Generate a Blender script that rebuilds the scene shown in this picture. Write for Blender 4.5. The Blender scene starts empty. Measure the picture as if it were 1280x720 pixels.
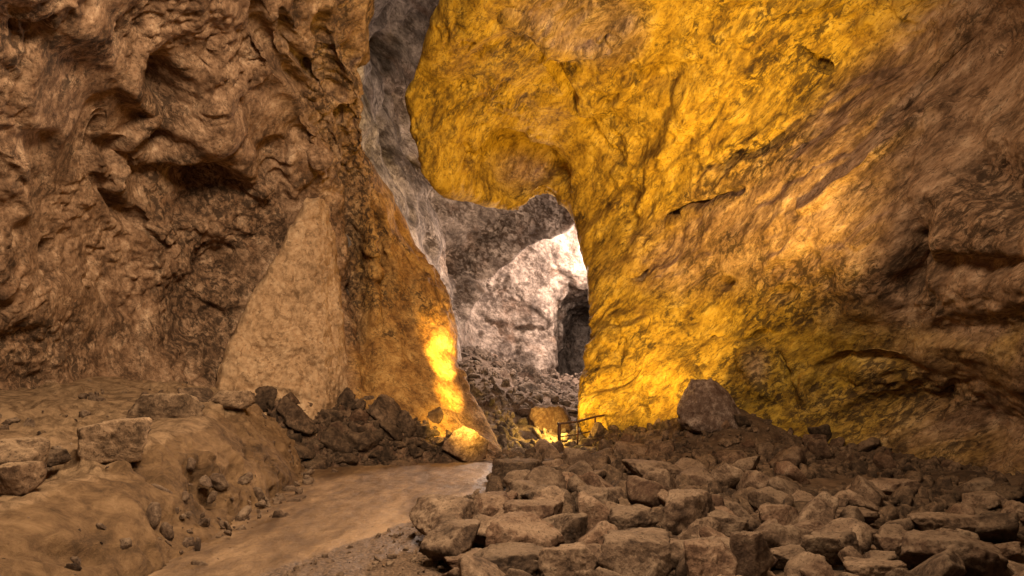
import bpy, math, random
import numpy as np

random.seed(7)
RNG = np.random.RandomState(11)
sc = bpy.context.scene
COL = sc.collection

# ------------------------------------------------------------------ camera model
F, CX, HY, CZ = 900.0, 640.0, 470.0, 2.0      # focal length (px of 1280), centre column, horizon row, eye height


def P(px, py, Y):
    return np.array([(px - CX) / F * Y, Y, CZ + (HY - py) / F * Y])


def project(V):
    Y = np.maximum(V[:, 1], 0.3)
    return np.stack([CX + V[:, 0] / Y * F, HY - (V[:, 2] - CZ) / Y * F], 1)


# ------------------------------------------------------------------ noise
_perm = np.random.RandomState(3).permutation(256)
_perm = np.concatenate([_perm, _perm, _perm])
_g = np.random.RandomState(5).normal(size=(256, 3))
_g /= np.linalg.norm(_g, axis=1)[:, None]


def perlin(p):
    p = np.asarray(p, dtype=np.float64)
    i = np.floor(p).astype(np.int64)
    f = p - i
    i &= 255
    u = f * f * f * (f * (f * 6 - 15) + 10)
    r = 0
    for dx in (0, 1):
        wx = u[:, 0] if dx else 1 - u[:, 0]
        a = _perm[i[:, 0] + dx]
        for dy in (0, 1):
            wy = u[:, 1] if dy else 1 - u[:, 1]
            b = _perm[a + i[:, 1] + dy]
            for dz in (0, 1):
                wz = u[:, 2] if dz else 1 - u[:, 2]
                h = _perm[b + i[:, 2] + dz]
                g = _g[h]
                d = g[:, 0] * (f[:, 0] - dx) + g[:, 1] * (f[:, 1] - dy) + g[:, 2] * (f[:, 2] - dz)
                r = r + wx * wy * wz * d
    return r * 1.6


def fbm(p, octv=4, lac=2.1, gain=0.5):
    s, a = 0, 1.0
    q = p.copy()
    for k in range(octv):
        s = s + a * perlin(q + 17.3 * k)
        a *= gain
        q = q * lac
    return s


def billow(p, octv=3, lac=2.1, gain=0.5):
    s, a = 0, 1.0
    q = p.copy()
    for k in range(octv):
        s = s + a * (np.abs(perlin(q + 31.7 * k)) * 2 - 0.5)
        a *= gain
        q = q * lac
    return s


def facets(p, k=14.0):
    """fractured plates: every random cell is a tilted plane, joined by narrow steps."""
    p = np.asarray(p, float)
    i = np.floor(p).astype(np.int64)
    num = np.zeros(len(p)); den = np.zeros(len(p)) + 1e-12
    r = np.random.RandomState(77)
    off = r.rand(256, 3); tilt = r.normal(size=(256, 3)) * 0.75; hgt = r.uniform(-0.6, 0.6, 256)
    for dx in (-1, 0, 1):
        for dy in (-1, 0, 1):
            for dz in (-1, 0, 1):
                c = i + (dx, dy, dz)
                h = _perm[_perm[_perm[c[:, 0] & 255] + (c[:, 1] & 255)] + (c[:, 2] & 255)]
                d = p - (c + off[h])
                w = np.exp(-k * (d * d).sum(1))
                num += w * (hgt[h] + (d * tilt[h]).sum(1)); den += w
    return num / den


def sstep(a, b, x):
    t = np.clip((x - a) / (b - a), 0, 1)
    return t * t * (3 - 2 * t)


# ------------------------------------------------------------------ meshes
def mesh_obj(name, V, faces, mat, attrs=None, smooth=True, kind=None, parent=None, crease=None):
    me = bpy.data.meshes.new(name)
    V = np.asarray(V, dtype=np.float32)
    faces = np.asarray(faces, dtype=np.int32)
    k = faces.shape[1]
    me.vertices.add(len(V))
    me.vertices.foreach_set('co', V.ravel())
    me.loops.add(faces.size)
    me.loops.foreach_set('vertex_index', faces.ravel())
    me.polygons.add(len(faces))
    me.polygons.foreach_set('loop_start', np.arange(0, faces.size, k, dtype=np.int32))
    me.polygons.foreach_set('loop_total', np.full(len(faces), k, dtype=np.int32))
    me.update(calc_edges=True)
    me.polygons.foreach_set('use_smooth', np.full(len(faces), smooth, dtype=bool))
    if attrs:
        for an, av in attrs.items():
            if np.ndim(av) == 2:
                a = me.attributes.new(an, 'FLOAT_VECTOR', 'POINT')
                a.data.foreach_set('vector', np.asarray(av, dtype=np.float32).ravel())
                continue
            a = me.attributes.new(an, 'FLOAT', 'POINT')
            a.data.foreach_set('value', np.asarray(av, dtype=np.float32))
    me.materials.append(mat)
    me.validate()
    o = bpy.data.objects.new(name, me)
    COL.objects.link(o)
    if kind:
        o['kind'] = kind
    if parent:
        o.parent = parent
    return o


def cr_matrix(n_ctrl, t):
    """Catmull-Rom weights for parameters t in [0, n_ctrl-1]."""
    W = np.zeros((len(t), n_ctrl))
    for r, x in enumerate(t):
        i = min(int(x), n_ctrl - 2)
        f = x - i
        w = (-0.5 * f + f * f - 0.5 * f ** 3, 1 - 2.5 * f * f + 1.5 * f ** 3,
             0.5 * f + 2 * f * f - 1.5 * f ** 3, -0.5 * f * f + 0.5 * f ** 3)
        for k, wk in zip((i - 1, i, i + 1, i + 2), w):
            if k < 0:
                W[r, 0] += 2 * wk; W[r, 1] -= wk
            elif k > n_ctrl - 1:
                W[r, n_ctrl - 1] += 2 * wk; W[r, n_ctrl - 2] -= wk
            else:
                W[r, k] += wk
    return W


def dense_params(lengths, n):
    """n parameters spread evenly over segments of the given lengths."""
    c = np.concatenate([[0], np.cumsum(lengths)])
    return np.interp(np.linspace(0, c[-1], n), c, np.arange(len(c)))


def patch(C, nu, nv, wu=None, wv=None):
    """C: (a, b, 3) control grid -> (nu, nv, 3) surface through the control points."""
    C = np.asarray(C, float)
    lu = np.linalg.norm(np.diff(C, axis=0), axis=2).mean(1)
    lv = np.linalg.norm(np.diff(C, axis=1), axis=2).mean(0)
    if wu is not None: lu = lu * wu
    if wv is not None: lv = lv * wv
    Wu = cr_matrix(C.shape[0], dense_params(lu, nu))
    Wv = cr_matrix(C.shape[1], dense_params(lv, nv))
    return np.einsum('ua,abk,vb->uvk', Wu, C, Wv)


def grid_faces(nu, nv):
    i = np.arange(nu * nv).reshape(nu, nv)
    return np.stack([i[:-1, :-1].ravel(), i[1:, :-1].ravel(), i[1:, 1:].ravel(), i[:-1, 1:].ravel()], 1)


def grid_normals(G, centre):
    du = np.gradient(G, axis=0)
    dv = np.gradient(G, axis=1)
    n = np.cross(du, dv)
    n /= np.linalg.norm(n, axis=2, keepdims=True) + 1e-9
    s = np.sign(np.sum(n * (np.asarray(centre) - G), axis=2).mean())
    return n * (s if s != 0 else 1)


def seg_dist(q, pts):
    """distance of 2-D points q from a polyline (or a single point)."""
    pts = np.asarray(pts, float)
    if len(pts) == 1:
        return np.linalg.norm(q - pts[0], axis=1)
    best = np.full(len(q), 1e9)
    for a, b in zip(pts[:-1], pts[1:]):
        d = b - a
        t = np.clip(((q - a) @ d) / (d @ d + 1e-9), 0, 1)
        best = np.minimum(best, np.linalg.norm(q - (a + t[:, None] * d), axis=1))
    return best


def carve(G, N, strokes, wob=6.0):
    """cracks, hollows and bulges: (polyline, radius, depth into the rock)."""
    sh = G.shape
    V = G.reshape(-1, 3)
    q = project(V)
    w = np.stack([fbm(V * 1.3, 3), fbm(V * 1.3 + 40, 3)], 1) * wob
    q = q + w
    d = np.zeros(len(V))
    vary = np.clip(0.8 + 0.7 * fbm(V * 0.9 + 90, 2), 0.2, 1.3)
    wide = np.clip(1.0 + 0.6 * fbm(V * 0.9 + 20, 2), 0.5, 1.5)
    for pts, r, dep, *flat in strokes:
        x = seg_dist(q, pts) / (r if flat else r * wide)
        if dep > 0 and not flat:
            dep = dep * vary
            if len(pts) > 1 and r < 11:                               # cracks run out towards their ends
                a, b = np.array(pts[0], float), np.array(pts[-1], float)
                t = np.clip((q - a) @ (b - a) / ((b - a) @ (b - a)), 0, 1)
                tp = np.sqrt(np.clip(4 * t * (1 - t), 0.02, 1))
                dep = dep * tp; x = x / (0.35 + 0.65 * tp)
        d -= dep * (np.exp(-x ** flat[0]) if flat else np.exp(-x * x * (0.6 + 0.4 * x)))
    return G + N * d.reshape(sh[:2])[..., None]


def rough(G, N, layers, dirn=None, k=0.0, mask=None):
    """layers: (kind, wavelength or (x,y,z) wavelengths, amplitude, octaves)."""
    V = G.reshape(-1, 3)
    warp = np.stack([perlin(V * 0.7 + 5), perlin(V * 0.7 + 25), perlin(V * 0.7 + 45)], 1) * 0.35
    d = np.zeros(len(V))
    S = V if dirn is None else flow(V, dirn, k)
    crumb = sstep(-0.25, 0.35, fbm(V * 0.55 + 70, 3))              # smooth crusts against crumbly patches
    for kind, wl, amp, octv in layers:
        q = (S + warp) / np.asarray(wl, float)
        if np.max(wl) < 0.7: amp = amp * (0.2 + 1.25 * crumb)
        d += amp * (facets(q, octv) if kind == 'v' else billow(q, octv) if kind == 'b' else -billow(q, octv) if kind == 'r' else fbm(q, octv))
    if mask is not None: d = d * mask
    return G + N * d.reshape(G.shape[:2])[..., None]


def flow(V, d, k):
    """coordinates squeezed along a flow direction, so that noise runs in streaks along it."""
    d = np.asarray(d, float); d = d / np.linalg.norm(d)
    k = np.asarray(k)[..., None] if np.ndim(k) else k
    return V - (V @ d)[:, None] * d[None] * k


def gauss(q, blobs):
    m = np.zeros(len(q))
    for x, y, rx, ry, a in blobs:
        m += a * np.exp(-((q[:, 0] - x) / rx) ** 2 - ((q[:, 1] - y) / ry) ** 2)
    return m


# ------------------------------------------------------------------ materials
class NT:
    def __init__(s, name, rough=0.85, spec=0.25):
        s.m = bpy.data.materials.new(name)
        s.m.use_nodes = True
        s.t = s.m.node_tree
        s.b = s.t.nodes['Principled BSDF']
        s.b.inputs['Roughness'].default_value = rough
        s.b.inputs['Specular IOR Level'].default_value = spec
        s.pos = s.t.nodes.new('ShaderNodeTexCoord').outputs['Object']

    def n(s, typ, **kw):
        nd = s.t.nodes.new(typ)
        for k, v in kw.items():
            setattr(nd, k, v)
        return nd

    def link(s, a, b):
        s.t.links.new(a, b)

    def vec(s, scale, offset=(0, 0, 0), rot=(0, 0, 0)):
        m = s.n('ShaderNodeMapping')
        m.inputs['Scale'].default_value = scale if hasattr(scale, '__len__') else (scale,) * 3
        m.inputs['Location'].default_value = offset
        m.inputs['Rotation'].default_value = rot
        s.link(s.pos, m.inputs['Vector'])
        return m.outputs[0]

    def noise(s, scale, detail=6, rough=0.6, dist=0.0, offset=(0, 0, 0), rot=(0, 0, 0)):
        t = s.n('ShaderNodeTexNoise')
        t.inputs['Scale'].default_value = 1
        t.inputs['Detail'].default_value = detail
        t.inputs['Roughness'].default_value = rough
        t.inputs['Distortion'].default_value = dist
        s.link(s.vec(scale, offset, rot), t.inputs['Vector'])
        return t.outputs['Fac']

    def voronoi(s, scale, feature='F1', offset=(0, 0, 0)):
        t = s.n('ShaderNodeTexVoronoi', feature=feature)
        t.inputs['Scale'].default_value = 1
        s.link(s.vec(scale, offset), t.inputs['Vector'])
        return t.outputs['Distance']

    def ramp(s, fac, stops):
        r = s.n('ShaderNodeValToRGB')
        while len(r.color_ramp.elements) < len(stops):
            r.color_ramp.elements.new(0.5)
        for e, (p, c) in zip(r.color_ramp.elements, stops):
            e.position = p
            e.color = (*c, 1) if hasattr(c, '__len__') else (c, c, c, 1)
        s.link(fac, r.inputs[0])
        return r.outputs[0]

    def mix(s, fac, a, b, mode='MIX'):
        m = s.n('ShaderNodeMix', data_type='RGBA', blend_type=mode)
        for sock, v in ((m.inputs[0], fac), (m.inputs[6], a), (m.inputs[7], b)):
            if isinstance(v, bpy.types.NodeSocket):
                s.link(v, sock)
            elif hasattr(v, '__len__'):
                sock.default_value = (*v, 1)
            else:
                sock.default_value = v
        return m.outputs[2]

    def math(s, op, a, b=0.0, clamp=False):
        m = s.n('ShaderNodeMath', operation=op, use_clamp=clamp)
        for sock, v in ((m.inputs[0], a), (m.inputs[1], b)):
            if isinstance(v, bpy.types.NodeSocket):
                s.link(v, sock)
            else:
                sock.default_value = v
        return m.outputs[0]

    def attr(s, name):
        return s.n('ShaderNodeAttribute', attribute_name=name).outputs['Fac']

    def up(s):
        g = s.n('ShaderNodeNewGeometry')
        x = s.n('ShaderNodeSeparateXYZ')
        s.link(g.outputs['Normal'], x.inputs[0])
        return x.outputs['Z']

    def rand(s):
        return s.n('ShaderNodeObjectInfo').outputs['Random']

    def bump(s, layers):
        prev = None
        for h, strength, dist in layers:
            b = s.n('ShaderNodeBump')
            b.inputs['Strength'].default_value = strength
            b.inputs['Distance'].default_value = dist
            s.link(h, b.inputs['Height'])
            if prev: s.link(prev, b.inputs['Normal'])
            prev = b.outputs[0]
        s.link(prev, s.b.inputs['Normal'])

    def base(s, c):
        s.link(c, s.b.inputs['Base Color'])
        return s.m


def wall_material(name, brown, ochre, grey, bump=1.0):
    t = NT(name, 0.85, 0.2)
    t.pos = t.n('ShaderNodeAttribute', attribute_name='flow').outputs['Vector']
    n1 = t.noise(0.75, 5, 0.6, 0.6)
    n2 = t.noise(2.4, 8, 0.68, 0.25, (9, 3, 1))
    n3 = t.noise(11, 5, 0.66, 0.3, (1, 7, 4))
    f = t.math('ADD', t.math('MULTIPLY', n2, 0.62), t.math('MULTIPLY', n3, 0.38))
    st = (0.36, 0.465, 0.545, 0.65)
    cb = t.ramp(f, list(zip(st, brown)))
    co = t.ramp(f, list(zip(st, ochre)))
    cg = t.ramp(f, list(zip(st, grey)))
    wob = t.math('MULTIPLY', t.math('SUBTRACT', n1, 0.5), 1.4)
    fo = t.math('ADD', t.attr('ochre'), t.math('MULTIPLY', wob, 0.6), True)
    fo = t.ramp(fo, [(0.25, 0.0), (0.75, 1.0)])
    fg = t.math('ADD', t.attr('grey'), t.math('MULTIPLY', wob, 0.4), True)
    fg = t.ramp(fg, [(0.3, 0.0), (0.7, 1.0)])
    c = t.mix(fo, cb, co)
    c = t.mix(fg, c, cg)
    # rust-red stains, dark crumbly patches made of small pits
    red = t.ramp(t.noise(1.3, 6, 0.65, 0.5, (4, 4, 9)), [(0.55, 0.0), (0.7, 0.38)])
    c = t.mix(red, c, (0.17, 0.08, 0.035))
    patch_ = t.ramp(t.math('ADD', t.noise(1.05, 5, 0.6, 0.8, (2, 8, 3)), t.math('MULTIPLY', t.attr('crumb'), 0.27)), [(0.46, 0.0), (0.62, 1.0)])
    pit = t.ramp(t.noise(8.5, 6, 0.7, 0.5, (5, 5, 2)), [(0.47, 0.0), (0.56, 0.85)])
    c = t.mix(t.math('MULTIPLY', patch_, pit), c, (0.03, 0.017, 0.009))
    spk = t.ramp(t.noise(26, 3, 0.7, 0.2, (3, 9, 2)), [(0.56, 0.0), (0.64, 0.55)])
    c = t.mix(spk, c, (0.045, 0.026, 0.015))
    vein = t.ramp(t.noise(1.9, 7, 0.62, 1.2, (8, 1, 6)), [(0.485, 0.0), (0.5, 0.75), (0.515, 0.0)])
    c = t.mix(vein, c, (0.04, 0.022, 0.012))
    t.base(c)
    h = t.math('SUBTRACT', n2, t.math('MULTIPLY', t.math('MULTIPLY', patch_, pit), 0.25))
    t.bump([(h, 0.5 * bump, 0.16), (n3, 0.55 * bump, 0.05), (t.noise(42, 3, 0.65), 0.4 * bump, 0.012)])
    return t.m


def loose_material(name, dark, mid, light, dust, dust_amt=0.5, red=0.4):
    t = NT(name, 0.88, 0.2)
    t.pos = t.n('ShaderNodeNewGeometry').outputs['Position']
    n1 = t.noise(2.2, 7, 0.65, 0.4)
    n2 = t.noise(9, 8, 0.7, 0.3, (3, 1, 2))
    f = t.math('ADD', t.math('MULTIPLY', n1, 0.45), t.math('MULTIPLY', n2, 0.55))
    c = t.ramp(f, [(0.4, dark), (0.5, mid), (0.6, light)])
    r = t.rand()
    rr = t.ramp(r, [(0.55, 0.0), (0.95, red)])
    c = t.mix(rr, c, (0.15, 0.06, 0.032))
    b = t.n('ShaderNodeHueSaturation')
    t.link(c, b.inputs['Color'])
    t.link(t.math('ADD', t.math('MULTIPLY', t.math('FRACT', t.math('MULTIPLY', r, 7.31)), 0.75), 0.62), b.inputs['Value'])
    c = b.outputs[0]
    u = t.math('ADD', t.up(), t.math('MULTIPLY', t.math('SUBTRACT', n1, 0.5), 1.6))
    du = t.ramp(u, [(0.55, 0.0), (1.1, dust_amt)])
    c = t.mix(du, c, dust)
    spk = t.ramp(t.noise(30, 4, 0.7, 0, (6, 2, 0)), [(0.54, 0.0), (0.64, 0.7)])
    c = t.mix(spk, c, (0.035, 0.02, 0.012))
    t.base(c)
    t.bump([(n2, 0.9, 0.07), (t.noise(34, 5, 0.72), 0.85, 0.022)])
    return t.m


BROWN = [(0.055, 0.03, 0.016), (0.18, 0.103, 0.057), (0.31, 0.192, 0.113), (0.48, 0.33, 0.208)]
OCHRE = [(0.10, 0.05, 0.008), (0.29, 0.17, 0.02), (0.44, 0.275, 0.035), (0.56, 0.38, 0.09)]
GREY = [(0.04, 0.031, 0.026), (0.13, 0.103, 0.087), (0.27, 0.22, 0.185), (0.46, 0.385, 0.33)]
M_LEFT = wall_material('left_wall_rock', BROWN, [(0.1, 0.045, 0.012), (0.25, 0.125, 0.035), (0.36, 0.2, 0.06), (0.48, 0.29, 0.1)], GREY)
M_RIGHT = wall_material('right_wall_rock', BROWN, OCHRE, [(0.1, 0.06, 0.035), (0.24, 0.15, 0.09), (0.36, 0.24, 0.15), (0.48, 0.34, 0.22)])
M_BACK = wall_material('chamber_rock', BROWN, OCHRE, GREY)
M_ROCK = loose_material('loose_rock', (0.05, 0.03, 0.019), (0.145, 0.09, 0.056), (0.29, 0.2, 0.13), (0.31, 0.215, 0.14), 0.5, 0.25)
M_LEDGE = loose_material('dusty_rock', (0.06, 0.036, 0.02), (0.19, 0.12, 0.07), (0.34, 0.225, 0.135), (0.4, 0.27, 0.16), 0.8, 0.15)
M_DARK = loose_material('dark_rubble', (0.026, 0.016, 0.01), (0.082, 0.051, 0.031), (0.19, 0.12, 0.073), (0.21, 0.14, 0.083), 0.35, 0.2)
M_GREYR = loose_material('grey_rubble', (0.03, 0.022, 0.017), (0.1, 0.074, 0.058), (0.27, 0.21, 0.165), (0.3, 0.23, 0.18), 0.35, 0.2)


def earth_material(name, a, b, c3, streak=(1, 1, 1), pebbles=0.4, margin=False):
    t = NT(name, 0.55 if margin else 0.85, 0.45 if margin else 0.25)
    n1 = t.noise([0.9 * k for k in streak], 7, 0.6, 0.6)
    n2 = t.noise([5 * k for k in streak], 8, 0.7, 0.4, (3, 1, 2))
    f = t.math('ADD', t.math('MULTIPLY', n1, 0.6), t.math('MULTIPLY', n2, 0.4))
    c = t.ramp(f, [(0.4, a), (0.5, b), (0.6, c3)])
    fine = t.noise(30, 6, 0.75)
    if margin:
        g = t.math('ADD', t.attr('gravel'), t.math('MULTIPLY', t.math('SUBTRACT', n2, 0.5), 1.2), True)
        g = t.ramp(g, [(0.3, 0.0), (0.6, 1.0)])
        grit = t.ramp(fine, [(0.4, (0.045, 0.026, 0.015)), (0.5, (0.125, 0.077, 0.046)), (0.62, (0.22, 0.142, 0.088))])
        c = t.mix(g, c, grit)
    p = t.ramp(t.noise(24, 6, 0.75), [(0.53, 0.0), (0.66, pebbles)])
    c = t.mix(p, c, tuple(0.45 * k for k in a))
    t.base(c)
    t.bump([(n2, 0.6, 0.06), (fine, 0.8, 0.03), (t.noise(90, 3, 0.7), 0.4, 0.008)])
    return t.m


M_PATH = earth_material('trodden_earth', (0.1, 0.056, 0.027), (0.2, 0.12, 0.06), (0.34, 0.215, 0.115), (1.1, 0.4, 1), 0.5, True)
M_SOIL = earth_material('bare_soil', (0.05, 0.03, 0.018), (0.11, 0.068, 0.04), (0.18, 0.112, 0.066))


def bank_material():
    t = NT('bank_earth', 0.88, 0.2)
    n1 = t.noise(1.1, 8, 0.64, 0.7)
    n2 = t.noise([6, 4, 6], 8, 0.7, 0.5, (3, 1, 2))
    f = t.math('ADD', t.math('MULTIPLY', n1, 0.5), t.math('MULTIPLY', n2, 0.5))
    c = t.ramp(f, [(0.37, (0.06, 0.034, 0.016)), (0.47, (0.15, 0.087, 0.042)), (0.56, (0.24, 0.145, 0.072)), (0.68, (0.36, 0.23, 0.125))])
    u = t.math('ADD', t.attr('sand'), t.math('MULTIPLY', t.math('SUBTRACT', n2, 0.5), 1.1))
    d = t.ramp(u, [(0.35, 0.0), (0.7, 0.92)])
    sand = t.ramp(n2, [(0.38, (0.13, 0.078, 0.04)), (0.58, (0.34, 0.22, 0.122))])
    c = t.mix(d, c, sand)
    t.base(c)
    t.bump([(n2, 0.9, 0.09), (t.noise(24, 6, 0.75), 0.9, 0.035), (t.noise(80, 3, 0.7), 0.3, 0.008)])
    return t.m


M_BANK = bank_material()


def slab_material():
    t = NT('pale_slab', 0.88, 0.2)
    n1 = t.noise(1.2, 7, 0.6, 0.4)
    n2 = t.noise([9, 9, 7], 8, 0.72, 0.3, (3, 1, 2))
    f = t.math('ADD', t.math('MULTIPLY', n1, 0.4), t.math('MULTIPLY', n2, 0.6))
    c = t.ramp(f, [(0.36, (0.17, 0.1, 0.05)), (0.48, (0.36, 0.225, 0.12)), (0.62, (0.5, 0.34, 0.2))])
    p = t.ramp(t.noise(8, 8, 0.78, 0.6, (7, 7, 1)), [(0.53, 0.0), (0.62, 0.8)])
    c = t.mix(p, c, (0.13, 0.078, 0.04))
    t.base(c)
    t.bump([(n2, 0.6, 0.05), (t.noise(32, 6, 0.75), 0.6, 0.02), (t.noise(100, 3, 0.7), 0.3, 0.006)])
    return t.m


M_SLAB = slab_material()

# ------------------------------------------------------------------ left wall
ROW_Y = [640, 560, 480, 380, 280, 180, 90, 0, -150, -380, -700]
#        px:  -900 -450 -150   0    150   270   360   450   sil(px,Y)        behind
DEPTH = {
    640: ([4.6, 6.4, 9.0, 11.0, 13.4, 14.6, 15.0, 15.1], (655, 17.6)),
    560: ([4.6, 6.5, 9.3, 11.2, 13.9, 15.3, 15.9, 16.2], (622, 18.0)),
    480: ([4.6, 6.5, 9.5, 11.3, 14.3, 16.2, 17.0, 17.2], (578, 19.0)),
    380: ([4.6, 6.5, 9.3, 11.0, 14.2, 16.4, 17.4, 18.3], (556, 20.0)),
    280: ([4.5, 6.4, 8.9, 10.6, 13.7, 15.6, 16.8, 18.0], (512, 19.6)),
    180: ([4.4, 6.2, 8.3, 9.8, 12.7, 14.3, 15.6, 17.0], (458, 18.4)),
    90: ([4.2, 5.9, 7.7, 9.1, 11.6, 13.1, 14.4, 15.9], (462, 17.2)),
    0: ([4.0, 5.5, 7.0, 8.3, 10.4, 11.8, 13.1, 14.6], (462, 15.6)),
    -150: ([3.7, 4.9, 6.0, 7.0, 8.8, 9.9, 11.0, 12.2], (500, 13.6)),
    -380: ([3.2, 3.9, 4.7, 5.4, 6.7, 7.5, 8.2, 9.0], (520, 10.6)),
    -700: ([2.6, 3.0, 3.5, 4.0, 4.9, 5.4, 5.9, 6.4], (540, 7.6)),
}
COLS = [-900, -450, -150, 0, 150, 270, 360, 450]
C = []
for py in ROW_Y:
    ys, (sx, sy) = DEPTH[py]
    row = []
    p0 = P(COLS[0], py, ys[0])
    row.append(np.array([p0[0] - 0.6, -4.0, p0[2]]))
    row.append(np.array([p0[0] - 0.2, 0.6, p0[2]]))
    row += [P(x, py, y) for x, y in zip(COLS, ys)]
    s = P(sx, py, sy)
    mid = (P(450, py, ys[-1]) + s) / 2 + np.array([0.12, -0.25, 0])
    row += [mid, s, s + np.array([-0.35, 0.9, 0.1]), s + np.array([-1.6, 2.6, 0.4]), s + np.array([-4.5, 5.0, 0.8])]
    C.append(row)
C = np.array(C)
wu = np.array([0.6, 1, 1.4, 1.5, 1.5, 1.5, 1.4, 1, 0.6, 0.4])
wv = np.array([0.15, 0.15, 0.3, 0.7, 1.1, 1.3, 1.4, 1.4, 1.4, 1.4, 1.4, 0.9, 0.5, 0.3])
nu, nv = 470, 640
G = patch(C, nu, nv, wu, wv)
N = grid_normals(G, (0, 8, 3))
G = carve(G, N, [
    ([(128, 150), (124, 215), (148, 262), (185, 284), (207, 305), (219, 332)], 8, 0.55),
    ([(205, 105), (212, 140)], 28, 0.55), ([(240, 185)], 30, -0.45), ([(270, 85), (262, 140)], 32, -0.4),
    ([(200, 215), (285, 235)], 34, 0.75), ([(250, 262)], 34, 0.5), ([(150, 195), (215, 178)], 12, 0.5), ([(240, 300), (282, 320)], 22, 0.35),
    ([(310, -10), (345, 70), (392, 130), (425, 195)], 8, 0.4), ([(350, 10), (372, 65), (405, 110)], 6, 0.35),
    ([(330, 60), (370, 130), (400, 210)], 12, -0.25),
    ([(256, 40), (262, 70)], 9, 0.35), ([(285, 180), (330, 240)], 16, -0.25), ([(340, 200), (350, 240)], 16, 0.35),
    ([(436, 150), (448, 230), (446, 330), (456, 420), (460, 470)], 13, 0.6),
    ([(474, 250), (480, 330), (477, 385)], 9, 0.4), ([(462, 260), (466, 400)], 7, -0.3),
    ([(505, 400), (515, 450)], 7, 0.3), ([(525, 350), (550, 420)], 14, -0.2),
    ([(40, 445)], 46, 0.4), ([(60, 300), (64, 360)], 10, 0.3), ([(0, 370), (4, 400)], 8, 0.5), ([(20, 200), (30, 260)], 20, -0.25),
    ([(240, 400), (270, 340)], 24, 0.3), ([(20, 40), (60, 60)], 30, 0.3), ([(120, 40), (140, 100)], 30, -0.2),
    ([(405, 20), (430, 120)], 12, 0.35), ([(440, 40), (470, 130)], 14, 0.4), ([(420, 60), (445, 120)], 8, -0.25),
])
N = grid_normals(G, (0, 8, 3))
V = G.reshape(-1, 3)
LF = (0.45, 0.35, -0.8)
qa = project(G.reshape(-1, 3))
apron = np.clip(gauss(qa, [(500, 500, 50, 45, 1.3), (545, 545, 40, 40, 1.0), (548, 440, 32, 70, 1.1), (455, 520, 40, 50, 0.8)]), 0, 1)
G = rough(G, N, [('f', 2.6, 0.18, 2), ('v', 1.5, 0.12, 24), ('b', 1.0, 0.03, 2), ('v', 0.5, 0.05, 16), ('b', 0.4, 0.03, 2), ('v', 0.2, 0.03, 12), ('f', 0.1, 0.016, 2)], LF, 0.15, 1 - 0.75 * apron)
V = G.reshape(-1, 3)
q = project(V)
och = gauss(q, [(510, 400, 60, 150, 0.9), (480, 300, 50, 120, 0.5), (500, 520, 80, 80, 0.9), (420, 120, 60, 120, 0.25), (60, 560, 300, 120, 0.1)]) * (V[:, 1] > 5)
gr = gauss(q, [(60, 420, 120, 60, 0.3), (40, 20, 60, 60, 0.2), (520, 40, 60, 120, 0.4)])
crumb = gauss(q, [(255, 400, 50, 80, 1), (40, 445, 60, 50, 1), (200, 120, 32, 40, 0.9), (260, 240, 60, 40, 1), (50, 60, 60, 50, 0.7), (450, 250, 20, 130, 1), (420, 80, 25, 60, 0.6),
                  (240, 40, 50, 40, -0.9), (270, 120, 30, 50, -0.8), (110, 320, 60, 60, -0.8), (140, 120, 40, 60, -0.4), (340, 130, 25, 60, -0.5), (500, 500, 60, 50, -1.5)])
mesh_obj('cave_wall', V, grid_faces(nu, nv), M_LEFT, {'crumb': crumb, 'ochre': och, 'grey': gr, 'flow': flow(V, LF, 0.2)}, kind='structure')

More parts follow.
